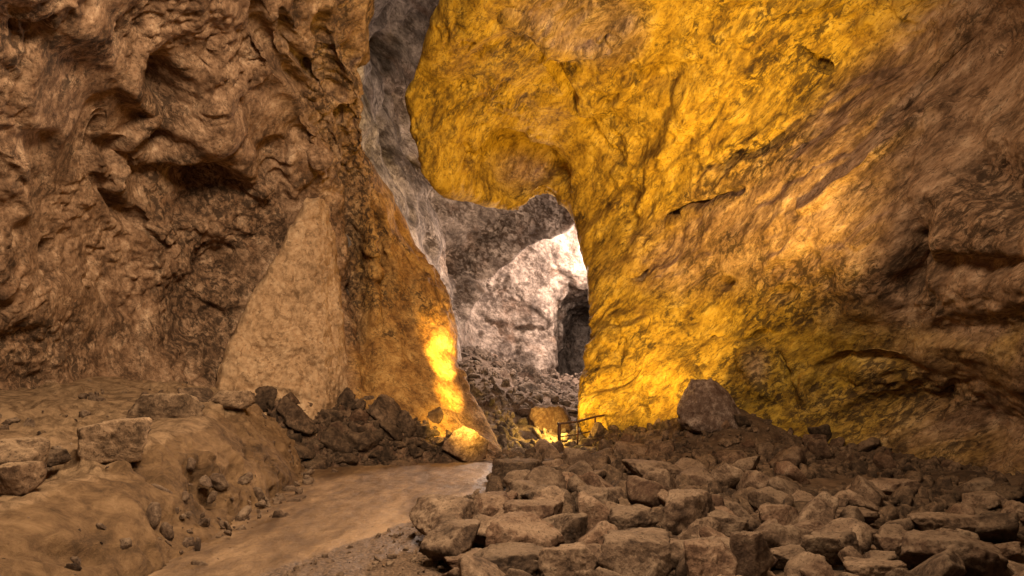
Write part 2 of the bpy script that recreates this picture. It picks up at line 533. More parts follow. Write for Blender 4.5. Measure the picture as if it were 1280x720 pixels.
# ------------------------------------------------------------------ right wall running over into the ceiling: rings from the arch towards the viewer
R = [
    [(745, 600, 21.4), (728, 490, 21.0), (742, 400, 21.0), (735, 330, 21.5), (706, 255, 22.0), (645, 262, 22.3), (600, 250, 21.6), (543, 222, 20.3), (508, 125, 18.6), (545, 30, 16.2), (575, -100, 13.4), (600, -330, 10.0)],
    [(800, 600, 19.2), (796, 490, 19.3), (800, 400, 19.5), (790, 320, 19.8), (756, 240, 20.2), (690, 185, 20.6), (640, 160, 19.8), (580, 140, 18.8), (555, 85, 17.2), (585, -5, 14.9), (605, -120, 12.4), (625, -340, 9.4)],
    [(880, 600, 17.9), (880, 490, 18.2), (880, 400, 18.3), (868, 320, 18.3), (846, 240, 18.2), (800, 150, 17.6), (735, 85, 16.8), (685, 30, 15.6), (665, -30, 14.1), (655, -110, 12.2), (650, -220, 10.5), (650, -420, 8.3)],
    [(1000, 610, 16.4), (1000, 500, 16.6), (1000, 400, 15.9), (990, 310, 15.2), (968, 220, 15.3), (920, 120, 15.6), (850, 30, 14.9), (800, -40, 13.6), (755, -110, 12.2), (715, -200, 10.4), (690, -330, 8.8), (675, -520, 7.2)],
    [(1130, 640, 14.9), (1130, 530, 14.9), (1130, 415, 13.9), (1122, 300, 12.8), (1106, 200, 13.0), (1060, 90, 13.9), (990, 0, 13.5), (920, -80, 12.3), (850, -170, 10.8), (785, -280, 9.2), (735, -430, 7.5), (700, -640, 6.2)],
    [(1290, 690, 12.7), (1290, 580, 12.6), (1290, 430, 11.5), (1290, 290, 10.5), (1280, 195, 10.7), (1245, 60, 11.6), (1180, -40, 11.6), (1095, -140, 10.7), (990, -260, 9.2), (885, -400, 7.7), (805, -600, 6.3), (750, -850, 5.2)],
    [(1500, 780, 9.6), (1500, 630, 9.5), (1500, 440, 8.6), (1500, 260, 7.8), (1490, 130, 8.0), (1450, -40, 8.5), (1360, -170, 8.5), (1250, -300, 8.0), (1130, -440, 7.2), (1000, -620, 6.2), (890, -880, 5.2), (800, -1250, 4.2)],
    [(2300, 1200, 4.6), (2300, 900, 4.6), (2300, 430, 4.3), (2300, 100, 4.1), (2280, -180, 4.1), (2200, -520, 4.2), (2000, -800, 4.2), (1750, -1050, 4.0), (1500, -1320, 3.7), (1250, -1650, 3.3), (1020, -2050, 2.9), (850, -2600, 2.4)],
]
RC = np.array([[P(*p) for p in ring] for ring in R])
behind1 = RC[0] + np.array([0.5, 0.9, 0.05]) * np.array([[1, 1, 0]] * 4 + [[0.7, 1, 1.5]] + [[0.3, 1.0, 7]] + [[0.2, 1, 7]] + [[0.1, 1, 8]] + [[0.3, 1, 8]] + [[0.8, 1, 8]] + [[0.8, 1, 7]] * 2)
behind2 = behind1 + np.array([2.0, 2.4, 0.4]) * np.array([[1, 1, 0]] * 4 + [[1, 1, 2]] + [[0.8, 1, 4]] + [[0.6, 0.8, 5]] + [[0.5, 0.6, 5]] + [[0.6, 0.5, 5]] + [[0.8, 0.5, 5]] + [[1, 0.5, 5]] * 2)
back_end = RC[-1].copy(); back_end[:, 1] = -4
RC = np.concatenate([[behind2], [behind1], RC, [back_end]])
nu, nv = 660, 560
wu = np.array([0.3, 1.4, 1.5, 1.4, 1.2, 1.1, 1, 0.6, 0.3, 0.15])
wv = np.array([0.6, 1, 1, 1, 1, 1, 1, 1, 0.8, 0.5, 0.3])
G = patch(RC, nu, nv, wu, wv)
N = grid_normals(G, (1.5, 12, 4))
G = carve(G, N, [
    ([(846, 262), (890, 249), (926, 236)], 4, 0.22), ([(830, 275), (850, 262)], 5, 0.3), ([(800, 335), (802, 350)], 9, 0.6),
    ([(880, 212), (925, 192), (975, 172)], 7, 0.2), ([(955, 180), (975, 170)], 6, 0.2),
    ([(1140, 265), (1134, 330), (1128, 375)], 15, 0.55), ([(1225, 220), (1290, 250)], 36, 0.55), ([(1180, 340), (1280, 330)], 16, 0.35),
    ([(1010, 500), (1018, 464), (1060, 450), (1110, 455), (1152, 470)], 6, 0.25), ([(1040, 492), (1150, 512), (1290, 545)], 34, 0.38, 2),
    ([(885, 427), (908, 421)], 5, 0.35), ([(925, 426), (970, 419)], 5, 0.35), ([(940, 452), (955, 490)], 14, -0.3),
    ([(972, 440), (990, 480), (997, 512)], 6, 0.45), ([(1005, 470), (1010, 500)], 6, -0.25),
    ([(680, 70), (722, 140), (752, 180), (778, 205)], 5, 0.3), ([(600, 203), (614, 230)], 5, 0.25),
    ([(640, 208), (668, 220)], 36, 1.15, 4), ([(572, 178), (600, 205)], 7, 0.3),
    ([(690, 50), (760, 60), (790, 30)], 10, -0.3), ([(640, 15), (690, 30)], 14, -0.2),
    ([(905, 350), (912, 362)], 9, 0.3), ([(975, 355), (985, 375)], 10, 0.3), ([(1000, 60), (1030, 90)], 8, 0.3), ([(960, 60), (985, 75)], 8, 0.15),
    ([(1100, 240), (1280, 120)], 14, 0.12), ([(940, 260), (1110, 150), (1230, 40)], 7, 0.1), ([(1010, 260), (1180, 130)], 10, -0.2), ([(1120, 230), (1160, 130)], 6, 0.15),
    ([(860, 470), (850, 520)], 10, -0.25), ([(800, 480), (812, 520)], 5, 0.3), ([(770, 400), (775, 470)], 8, 0.3), ([(728, 400), (735, 470)], 10, 0.15),
    ([(820, 100), (870, 90)], 20, 0.2), ([(780, 250), (800, 300)], 16, 0.2),
])
N = grid_normals(G, (1.5, 12, 4))
RF = (2.9, -5.0, 3.4)
V = G.reshape(-1, 3)
q = project(V)
upper = sstep(-60, 40, (q[:, 0] - 900) * 0.69 + (q[:, 1] - 260) * 0.95 + 25) * sstep(400, 300, q[:, 1])
KF = 0.6
G = rough(G, N, [('f', 2.8, 0.16, 2), ('v', 1.6, 0.16, 10), ('b', 1.0, 0.05, 2), ('v', 0.5, 0.06, 12), ('b', 0.4, 0.025, 2), ('v', 0.2, 0.026, 12), ('f', 0.1, 0.014, 2)], RF, KF, 1 - 0.25 * upper)
V = G.reshape(-1, 3)
q = project(V)
och = 1 - 0.85 * sstep(-90, 60, (q[:, 0] - 900) * 0.69 + (q[:, 1] - 260) * 0.95 + 25) * sstep(430, 320, q[:, 1]) - gauss(q, [(655, 212, 44, 38, 0.85)])  # ochre cut in the arch recess: its shade put into the pigment
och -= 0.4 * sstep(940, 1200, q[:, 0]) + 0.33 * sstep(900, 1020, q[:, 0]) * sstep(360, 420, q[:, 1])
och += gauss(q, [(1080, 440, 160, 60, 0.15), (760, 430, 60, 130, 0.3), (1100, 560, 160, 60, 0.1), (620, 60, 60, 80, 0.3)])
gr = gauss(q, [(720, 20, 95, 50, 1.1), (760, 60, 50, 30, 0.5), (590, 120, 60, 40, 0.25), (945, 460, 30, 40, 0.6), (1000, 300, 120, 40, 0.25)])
crumb = gauss(q, [(1030, 360, 110, 35, 1), (935, 195, 50, 22, 1.2), (1230, 260, 60, 40, 1), (1120, 500, 120, 40, 0.9), (1010, 70, 40, 40, 0.6), (860, 240, 50, 20, 0.6), (760, 330, 30, 40, 0.3),
                  (870, 130, 60, 60, -0.8), (1000, 280, 90, 40, -0.7), (650, 200, 60, 40, -1.0), (820, 460, 30, 60, -0.5), (1200, 440, 60, 40, -0.5)])
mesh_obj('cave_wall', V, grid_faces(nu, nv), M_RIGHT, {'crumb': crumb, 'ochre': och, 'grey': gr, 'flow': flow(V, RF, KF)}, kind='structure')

# ------------------------------------------------------------------ chamber beyond the arch
K = [
    (18.4, [(470, 640), (440, 450), (425, 300), (420, 150), (440, -40), (500, -200), (700, -260), (880, -160), (940, 100), (930, 320), (900, 640)]),
    (25.0, [(560, 600), (545, 450), (522, 310), (500, 190), (508, 80), (560, 10), (660, 0), (780, 60), (840, 210), (840, 350), (830, 600)]),
    (28.5, [(585, 600), (572, 450), (552, 340), (548, 262), (575, 205), (635, 180), (700, 178), (775, 205), (820, 290), (820, 400), (815, 600)]),
    (31.0, [(594, 600), (582, 450), (562, 375), (572, 312), (625, 272), (685, 250), (742, 240), (790, 275), (818, 350), (820, 420), (815, 600)]),
    (32.2, [(600, 600), (590, 450), (588, 400), (610, 352), (658, 312), (704, 284), (742, 272), (780, 290), (808, 350), (812, 420), (808, 600)]),
    (33.2, [(602, 600), (590, 452), (574, 380), (588, 328), (640, 284), (696, 254), (744, 242), (792, 280), (818, 350), (822, 430), (812, 600)]),
    (36.5, [(606, 600), (600, 455), (596, 395), (610, 350), (655, 308), (702, 282), (745, 272), (788, 298), (815, 355), (820, 430), (812, 600)]),
    (38.5, [(640, 600), (636, 462), (640, 408), (652, 372), (682, 348), (716, 334), (746, 330), (778, 338), (800, 372), (806, 440), (800, 600)]),
    (40.0, [(684, 600), (686, 470), (687, 425), (691, 388), (703, 366), (724, 352), (748, 347), (768, 352), (784, 380), (790, 440), (790, 600)]),
    (46.0, [(690, 590), (692, 470), (694, 428), (698, 398), (708, 382), (724, 374), (748, 372), (764, 376), (774, 396), (778, 445), (778, 590)]),
    (54.0, [(712, 580), (713, 470), (714, 440), (716, 420), (722, 410), (732, 405), (746, 404), (752, 408), (756, 418), (758, 450), (758, 580)]),
    (54.6, [(735, 500)] * 11),
]
KC = np.array([[P(x, y, Y) for x, y in ring] for Y, ring in K])
nu, nv = 520, 420
G = patch(KC, nu, nv, np.array([0.8, 1.2, 1.2, 1.4, 1.5, 1.5, 1.6, 1.6, 0.7, 0.3, 0.3]))
N = grid_normals(G, (1.5, 30, 3))
# normals must face the tunnel axis everywhere
axis = G.mean(axis=1, keepdims=True)
sg = np.sign(np.sum(N * (axis - G), axis=2, keepdims=True)); N = N * np.where(sg == 0, 1, sg)
G = carve(G, N, [([(600, 395), (640, 415), (690, 412)], 5, 0.45), ([(560, 330), (600, 300), (650, 270)], 10, 0.4), ([(640, 445), (650, 420)], 7, 0.35),
                 ([(500, 120), (520, 200)], 12, 0.5), ([(540, 230), (560, 300)], 10, 0.4), ([(480, 60), (500, 20)], 18, 0.6), ([(670, 250), (730, 270)], 6, 0.35)], 5)
G = rough(G, N, [('b', 3.0, 0.2, 2), ('v', 1.6, 0.22, 10), ('v', 0.7, 0.1, 10), ('f', 0.25, 0.03, 3)], (0.5, 1, -0.3), 0.5)
V = G.reshape(-1, 3)
q = project(V)
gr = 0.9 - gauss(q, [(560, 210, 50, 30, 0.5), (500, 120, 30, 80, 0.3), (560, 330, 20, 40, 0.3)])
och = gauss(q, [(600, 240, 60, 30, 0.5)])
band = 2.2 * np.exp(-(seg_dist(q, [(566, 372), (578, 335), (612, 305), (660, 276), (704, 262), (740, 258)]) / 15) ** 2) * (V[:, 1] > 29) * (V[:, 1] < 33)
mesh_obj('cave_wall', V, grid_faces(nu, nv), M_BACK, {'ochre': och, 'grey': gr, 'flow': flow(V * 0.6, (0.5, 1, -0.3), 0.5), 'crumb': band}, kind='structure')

# ------------------------------------------------------------------ ground
def ground_z(x, y):
    p = np.stack([x, y, np.zeros_like(x)], 1)
    field = sstep(-0.9, 0.6, x) * sstep(18.5, 15, y)
    hollow = np.exp(-((x - 6.2) / 1.3) ** 2 - ((y - 12.6) / 1.6) ** 2)
    z = -0.03 + field * (0.08 + 0.16 * fbm(p * 0.5, 3) + 0.04 * fbm(p * 2.2, 2)) * (1 - 0.8 * hollow)
    z += 0.12 * sstep(5, 9, x)
    return z


xs = np.linspace(-16, 16, 420); ys = np.concatenate([np.linspace(-6, 22, 520), np.linspace(22.2, 60, 60)])
X, Yg = np.meshgrid(xs, ys, indexing='ij')
Z = ground_z(X.ravel(), Yg.ravel())
V = np.stack([X.ravel(), Yg.ravel(), Z], 1)
V[:, 2] += 0.025 * fbm(V * 3.5, 3) * (V[:, 0] > -0.9)
mesh_obj('ground', V, grid_faces(len(xs), len(ys)), M_SOIL, kind='structure')

# trodden path
st = [(-3, -3.4, -0.8), (3, -3.5, -0.9), (7.2, -3.7, -0.75), (9, -3.9, -0.7), (11, -4.1, -0.35), (13, -4.35, -0.25), (15, -4.7, -0.3), (16.4, -4.2, -0.35), (17.8, -2.6, -0.45)]
yy = np.linspace(-3, 16.9, 360)
xl = np.interp(yy, [s[0] for s in st], [s[1] for s in st]) - 0.4
xr = np.interp(yy, [s[0] for s in st], [s[2] for s in st]) + 0.12 * np.sin(yy * 2.1) + 0.3
tt = np.linspace(0, 1, 120)
Xp = xl[:, None] + (xr - xl)[:, None] * tt[None]
Yp = np.repeat(yy[:, None], 120, 1)
V = np.stack([Xp.ravel(), Yp.ravel(), np.zeros(Xp.size)], 1)
V[:, 2] = 0.045 + 0.035 * fbm(V * np.array([0.9, 0.5, 1]), 3) + 0.012 * fbm(V * 4, 3) + 0.006 * fbm(V * 13, 2)
V[:, 2] -= 0.11 * np.repeat(sstep(0.88, 1.0, tt)[None], 360, 0).ravel()
V[:, 2] -= 0.15 * sstep(16.2, 16.9, V[:, 1])
edge = np.interp(V[:, 1], [6.2, 7.0, 8.3, 10.2, 12.4, 17.8], [-2.9, -2.5, -1.9, -1.1, -0.55, -0.45])
grav = sstep(-0.12, 0.12, V[:, 0] - edge + 0.15 * fbm(V * 1.3, 3))
V[:, 2] += grav * (0.02 * fbm(V * 9, 3) - 0.03)
mesh_obj('path', V, grid_faces(360, 120), M_PATH, {'gravel': grav}, kind='structure')

# earth bank with a sandy ledge behind it, up to the wall
BK = [  # y along the bank: foot, mid slope, crest, ledge..., wall foot
    [(-2.9, 0, -0.2), (-3.3, 0, 0.35), (-4.0, 0, 0.6), (-5.2, 0, 0.75), (-7, 0, 1.0), (-10.5, 0.4, 1.6)],
    [(-3.1, 3.5, -0.2), (-3.5, 3.5, 0.35), (-4.2, 3.5, 0.68), (-5.4, 3.6, 0.78), (-7.2, 3.8, 1.05), (-10.5, 4.2, 1.7)],
    [(-3.45, 7.2, -0.15), (-3.85, 7.0, 0.4), (-4.5, 6.7, 0.86), (-5.5, 7.0, 0.95), (-7.0, 7.6, 1.2), (-10.0, 9.0, 1.75)],
    [(-3.65, 10.0, -0.15), (-4.05, 10.0, 0.55), (-4.75, 9.9, 1.16), (-5.6, 10.4, 1.2), (-6.9, 11.4, 1.55), (-9.5, 13.0, 2.0)],
    [(-3.85, 12.4, -0.15), (-4.25, 12.5, 0.6), (-5.0, 12.5, 1.38), (-5.7, 13.0, 1.4), (-6.8, 13.9, 1.75), (-8.9, 15.4, 2.2)],
    [(-4.1, 14.4, -0.15), (-4.5, 14.3, 0.65), (-5.15, 14.1, 1.45), (-5.8, 14.5, 1.5), (-6.6, 15.2, 1.75), (-8.2, 16.6, 2.1)],
    [(-4.5, 15.3, -0.2), (-4.9, 15.3, 0.45), (-5.3, 15.2, 1.1), (-5.8, 15.5, 1.3), (-6.3, 16.1, 1.5), (-7.4, 17.4, 1.7)],
    [(-5.2, 15.9, -0.4), (-5.4, 16.0, 0.2), (-5.7, 16.1, 0.7), (-5.9, 16.4, 0.9), (-6.1, 16.9, 1.0), (-6.6, 18.2, 1.2)],
]
BC = np.array(BK, float)
nu, nv = 460, 240
BG = patch(BC, nu, nv, np.array([0.3, 0.6, 1, 1, 1.2, 1.2, 1]), np.array([1.5, 1.5, 1.2, 1, 0.6]))
N = grid_normals(BG, (-3, 9, 5))
G = carve(BG, N, [([(300, 515), (330, 560), (345, 600)], 10, -0.08), ([(250, 600), (300, 640)], 14, 0.15), ([(275, 545), (315, 575)], 8, 0.12), ([(280, 585), (310, 600)], 9, 0.2),
                  ([(200, 650), (260, 640)], 16, 0.12), ([(40, 580), (70, 572)], 10, 0.15), ([(120, 560), (200, 540)], 14, -0.06), ([(340, 540), (370, 560)], 12, -0.1), ([(0, 690), (120, 700)], 14, 0.14)], 8)
G = rough(G, N, [('f', 1.6, 0.08, 2), ('v', 0.9, 0.055, 10), ('b', 0.6, 0.03, 2), ('v', 0.3, 0.045, 10), ('v', 0.13, 0.018, 10), ('f', 0.06, 0.008, 2)])
Vb = G.reshape(-1, 3)
ub = np.repeat(np.arange(nu), nv) / nu
crest_i = np.array([np.abs(BG[:, :, 0] - np.interp(BG[:, 0, 1], [-3, 3.5, 6.9, 10, 12.5, 14.2, 15.2, 16], [-4, -4.2, -4.5, -4.75, -5.0, -5.15, -5.3, -5.7])[:, None]).argmin(1)])[0]
past = (np.tile(np.arange(nv), nu) - np.repeat(crest_i, nv))
sand = sstep(-16, 8, past + 9 * fbm(Vb * 1.1, 3)) * (1 - 0.5 * sstep(60, 150, past)) * sstep(0.97, 0.86, ub)
mesh_obj('bank', Vb, grid_faces(nu, nv), M_BANK, {'sand': sand}, kind='structure')

# ------------------------------------------------------------------ rock makers
_ico = {}


def ico(sub):
    if sub not in _ico:
        import bmesh
        bm = bmesh.new()
        bmesh.ops.create_icosphere(bm, subdivisions=sub, radius=1)
        v = np.array([x.co[:] for x in bm.verts]); v /= np.linalg.norm(v, axis=1)[:, None]
        f = np.array([[x.index for x in p.verts] for p in bm.faces])
        bm.free()
        _ico[sub] = (v, f)
    return _ico[sub]


def rock_verts(seed, sub=4, planes=11, sharp=26, jag=1.0):
    """angular broken rock: soft-edged intersection of half-spaces, roughened."""
    r = np.random.RandomState(seed)
    d, f = ico(sub)
    n = r.normal(size=(planes, 3)); n /= np.linalg.norm(n, axis=1)[:, None]
    n = np.concatenate([n, [[0, 0, -1]], [[0, 0, 1]]])
    h = np.concatenate([r.uniform(0.62, 1.0, planes), [0.62], [r.uniform(0.6, 0.85)]])
    dots = np.maximum(d @ n.T, 0) / h
    rad = (dots ** sharp).sum(1) ** (-1.0 / sharp)
    v = d * np.minimum(rad, 1.35)[:, None]
    o = r.uniform(-50, 50, 3)
    dd = 0.07 * fbm(v * 1.5 + o, 3) - 0.05 * billow(v * 3.2 + o, 3) + 0.032 * fbm(v * 8 + o, 3)
    v = v * (1 + jag * dd)[:, None]
    return v, f


ROCKS = [rock_verts(100 + k, 4, 6 + k % 5, 40 + 14 * (k % 5), 0.95) for k in range(18)]
ROCK_MESH = {}
SMALL = [rock_verts(300 + k, 3, 5 + k % 4, 40, 1.7) for k in range(14)]
GROUND_TOP = []


def rotm(rx, ry, rz):
    cx, sx, cy, sy, cz, sz = math.cos(rx), math.sin(rx), math.cos(ry), math.sin(ry), math.cos(rz), math.sin(rz)
    return np.array([[cz, -sz, 0], [sz, cz, 0], [0, 0, 1]]) @ np.array([[cy, 0, sy], [0, 1, 0], [-sy, 0, cy]]) @ np.array([[1, 0, 0], [0, cx, -sx], [0, sx, cx]])


def rock_thing(name, loc, dims, rz, label, cat, mat, group=None, var=None, tilt=(0, 0), seed=None, planes=9, sharp=26):
    """a loose rock; shared meshes for small ones, its own for large ones."""
    if seed is not None:
        v, f = rock_verts(seed, 5, planes + 2, sharp * 2.2, 1.05)
        key = None
    else:
        v, f = ROCKS[var]
        key = (var, mat.name)
    if key in ROCK_MESH:
        o = bpy.data.objects.new(name, ROCK_MESH[key]); COL.objects.link(o)
    else:
        o = mesh_obj(name, v, f, mat)
        if key: ROCK_MESH[key] = o.data
    o.location = loc
    o.scale = [k / 2 for k in dims]
    o.rotation_euler = (tilt[0], tilt[1], rz)
    o['label'] = label; o['category'] = cat
    if group: o['group'] = group
    return o


# ------------------------------------------------------------------ the pale leaning slab
OUT = [(268, 490), (272, 462), (288, 425), (303, 392), (318, 362), (340, 330), (356, 300), (370, 270), (386, 246), (400, 245), (411, 258), (418, 288), (424, 340), (428, 400), (434, 450), (440, 520), (444, 560), (400, 565), (330, 545), (262, 525)]


def make_slab():
    out = np.array(OUT, float)
    c = np.array([372.0, 420.0])
    nr, na = 90, 360
    # resample the outline evenly
    cl = np.vstack([out, out[:1]])
    s = np.concatenate([[0], np.cumsum(np.linalg.norm(np.diff(cl, axis=0), axis=1))])
    t = np.linspace(0, s[-1], na, endpoint=False)
    ring = np.stack([np.interp(t, s, cl[:, 0]), np.interp(t, s, cl[:, 1])], 1)
    for _ in range(1):
        ring = (np.roll(ring, 1, 0) + 2 * ring + np.roll(ring, -1, 0)) / 4
    e3 = np.concatenate([ring / 22, np.zeros((na, 1))], 1)
    ring = ring + 2.6 * np.stack([fbm(e3, 4), fbm(e3 + 30, 4)], 1)
    V = []
    for side in (0, 1):
        for k in range(nr):
            a = k / (nr - 1)
            pts = c + (ring - c) * (a if side == 0 else 1 - a)
            # distance from the rim rounds the edge over
            edge = (1 - a) if side == 0 else a
            rise = 0.2 * (1 - math.exp(-edge * 34))
            lean = 15.72 + (pts[:, 0] - 270) * 0.0045 + (500 - pts[:, 1]) / 255 * 0.55                       # leans back onto the wall
            ridge = np.maximum(0, pts[:, 0] - (398 + (pts[:, 1] - 250) * 0.04)) * 0.03  # the right flank turns away
            yy_ = lean + ridge - rise * 1.1 if side == 0 else lean + 0.45 + rise * 0.6 + ridge
            V.append(np.array([P(x, y, Y) for (x, y), Y in zip(pts, yy_)]))
    G = np.array(V)
    G = np.concatenate([G, ], 0)
    nn = G.shape[0]
    i = np.arange(nn * na).reshape(nn, na)
    j = np.roll(i, -1, 1)
    faces = np.stack([i[:-1].ravel(), j[:-1].ravel(), j[1:].ravel(), i[1:].ravel()], 1)
    v = G.reshape(-1, 3)
    qs = project(v)
    cut = np.zeros(len(v))
    for pl, rr, dp in (([(330, 335), (362, 352), (398, 340)], 3, 0.05), ([(300, 420), (345, 455), (400, 440)], 3, 0.05), ([(402, 262), (398, 360), (402, 470), (398, 540)], 4, 0.06),
                       ([(280, 470), (330, 490), (392, 500)], 4, 0.06), ([(375, 275), (420, 300)], 2.5, 0.05), ([(414, 330), (418, 470)], 3, 0.05)):
        cut += dp * np.exp(-(seg_dist(qs + 5 * np.stack([fbm(v * 2, 3), fbm(v * 2 + 9, 3)], 1), pl) / rr) ** 2)
    dy = -cut + 0.1 * facets(v * 1.3 + 3, 18) + 0.05 * facets(v * 3.6, 14) + 0.02 * facets(v * 9, 12) + 0.1 * fbm(v * 0.8, 2) + 0.045 * fbm(v * 2.6, 4) - 0.02 * billow(v * np.array([6, 6, 10]), 3) + 0.012 * fbm(v * 18, 2)
    v = v + np.stack([dy * 0.5, -dy, dy * 0.3], 1)
    o = mesh_obj('rock_slab', v, faces, M_SLAB)
    o['label'] = 'tall pointed pale tan slab leaning upright against the left cave wall'
    o['category'] = 'rock slab'
    return o


make_slab()

# ------------------------------------------------------------------ rubble slopes (base surface, loose stones as stuff, the larger rocks as things)
def slope(name, C, mat, nu=160, nv=90, amp=1.0):
    C = np.array(C, float)
    G = patch(C, nu, nv)
    N = grid_normals(G, (0, 6, 12))
    G = rough(G, N, [('f', 1.2, 0.1 * amp, 2), ('b', 0.5, 0.09 * amp, 3), ('r', 0.2, 0.04 * amp, 3)])
    mesh_obj(name, G.reshape(-1, 3), grid_faces(nu, nv), mat, kind='structure')
    return G


def stuff(name, label, spots, mat):
    """spots: (x, y, z, size) merged into one mass of small stones."""
    VV, FF, off = [], [], 0
    r = random.Random(len(spots))
    for (x, y, z, s) in spots:
        v, f = SMALL[r.randrange(len(SMALL))]
        m = rotm(r.uniform(-1.4, 1.4), r.uniform(-1.4, 1.4), r.uniform(0, 6.3))
        d = np.array([r.uniform(.7, 1.3), r.uniform(.7, 1.2), r.uniform(.5, .95)]) * s / 2
        VV.append((v * d) @ m.T + np.array([x, y, z])); FF.append(f + off); off += len(v)
    o = mesh_obj(name, np.concatenate(VV), np.concatenate(FF), mat, kind='stuff')
    o['label'] = label; o['category'] = 'rubble'
    return o


def spots_on(G, n, smin, smax, r, power=2.5, keep=None):
    out = []
    a, b = G.shape[:2]
    while len(out) < n:
        x, y, z = G[r.randrange(a), r.randrange(b)]
        if keep and not keep(x, y, z): continue
        out.append((x, y, z, smin + (smax - smin) * r.random() ** power))
    return out


def rocks_on(G, n, smin, smax, r, label, group, mat, mind=0.75, keep=None):
    spots = []
    tries = 0
    while len(spots) < n and tries < 6000:
        tries += 1
        x, y, z = G[r.randrange(G.shape[0]), r.randrange(G.shape[1])]
        s = smin + (smax - smin) * r.random() ** 1.8
        if keep and not keep(x, y, z): continue
        if any((x - a) ** 2 + (y - b) ** 2 + (z - c) ** 2 < (mind * (s + d) / 2) ** 2 for a, b, c, d in spots): continue
        spots.append((x, y, z, s))
    for x, y, z, s in spots:
        rock_thing('rock', (x, y, z + 0.12 * s), (s * r.uniform(.85, 1.3), s * r.uniform(.85, 1.2), s * r.uniform(.6, 1.05)), r.uniform(0, 6.3), label, 'rock', mat, group,
                   r.randrange(18), (r.uniform(-1, 1), r.uniform(-1, 1)))


r = random.Random(4)
# dark heap left of the path's far end
LS = slope('scree', [
    [(-4.5, 14.9, -0.2), (-4.9, 15.3, 0.6), (-5.3, 15.6, 1.3), (-5.9, 16.0, 1.75)],
    [(-3.9, 15.3, -0.2), (-4.2, 15.8, 0.6), (-4.4, 16.1, 1.2), (-4.7, 16.8, 1.5)],
    [(-3.0, 15.6, -0.2), (-3.1, 16.1, 0.55), (-3.2, 16.5, 1.0), (-3.3, 17.3, 1.3)],
    [(-2.0, 16.1, -0.2), (-2.1, 16.7, 0.45), (-2.1, 17.1, 0.75), (-2.2, 17.9, 0.9)],
    [(-1.1, 16.9, -0.2), (-1.2, 17.4, 0.2), (-1.3, 17.9, 0.35), (-1.4, 18.6, 0.4)]], M_DARK)
stuff('rubble', 'dark crumbly rubble heaped along the foot of the left wall behind the path', spots_on(LS, 750, 0.05, 0.3, r), M_DARK)
rocks_on(LS, 46, 0.24, 0.75, r, 'dark broken rock in the heap between the path end and the left wall', 'dark rocks heaped left of the path end', M_DARK)
# foot of the right wall
RS = slope('scree', [
    [(2.0, 19.0, -0.1), (2.3, 20.0, 0.25), (2.5, 21.2, 0.4)],
    [(3.4, 16.6, 0.1), (3.6, 17.6, 0.45), (3.9, 18.9, 0.75)],
    [(4.6, 15.6, 0.1), (4.9, 16.8, 0.75), (5.2, 18.3, 1.5)],
    [(6.0, 14.8, 0.1), (6.4, 15.7, 0.4), (7.0, 17.0, 0.65)],
    [(7.2, 13.2, 0.05), (7.7, 14.0, 0.18), (8.4, 15.2, 0.38)],
    [(8.0, 10.6, 0.0), (8.7, 11.3, 0.08), (9.6, 12.4, 0.2)],
    [(8.6, 6.0, 0.1), (9.4, 6.6, 0.3), (10.4, 7.6, 0.5)]], M_DARK, 240, 80)
stuff('rubble', 'dark loose rubble along the foot of the right ochre wall', spots_on(RS, 1600, 0.05, 0.27, r, 2.0), M_DARK)
rocks_on(RS, 60, 0.24, 0.6, r, 'dark jagged rock in the rubble at the foot of the right ochre wall', 'dark rocks along the right wall foot', M_DARK)
# ramp of grey rubble climbing into the chamber
CS = slope('scree', [
    [P(540, 640, 17.6), P(600, 600, 17.4), P(660, 592, 17.3), P(720, 590, 17.4), P(800, 600, 17.6)],
    [P(555, 560, 19.6), P(610, 545, 19.6), P(655, 555, 19.6), P(720, 562, 19.6), P(790, 570, 19.8)],
    [P(560, 500, 22.5), P(612, 500, 22.5), P(660, 516, 22.5), P(715, 530, 22.6), P(780, 540, 22.6)],
    [P(560, 462, 26), P(610, 468, 26), P(660, 490, 26), P(712, 508, 26), P(780, 515, 26)],
    [P(560, 438, 31), P(606, 444, 31), P(655, 470, 31), P(705, 488, 31), P(780, 495, 31)],
    [P(570, 440, 36), P(606, 446, 36), P(655, 464, 36), P(705, 476, 36), P(790, 480, 36)],
    [P(600, 470, 46), P(640, 470, 46), P(690, 472, 46), P(735, 474, 46), P(800, 478, 46)]], M_GREYR, 260, 120, 1.5)
stuff('rubble', 'grey brown rubble climbing from the cave floor into the pale chamber', spots_on(CS[:220], 1900, 0.08, 0.45, r), M_GREYR)
rocks_on(CS[:200], 60, 0.28, 0.7, r, 'grey brown rock on the rubble ramp below the pale chamber', 'rocks on the ramp into the chamber', M_GREYR)

# ------------------------------------------------------------------ large rocks of the field, each with its own shape
def surface_at(G, px, py):
    v = G.reshape(-1, 3)
    d = np.linalg.norm(project(v) - [px, py], axis=1)
    near = v[d < d.min() + 4]
    return near[near[:, 1].argmin()]


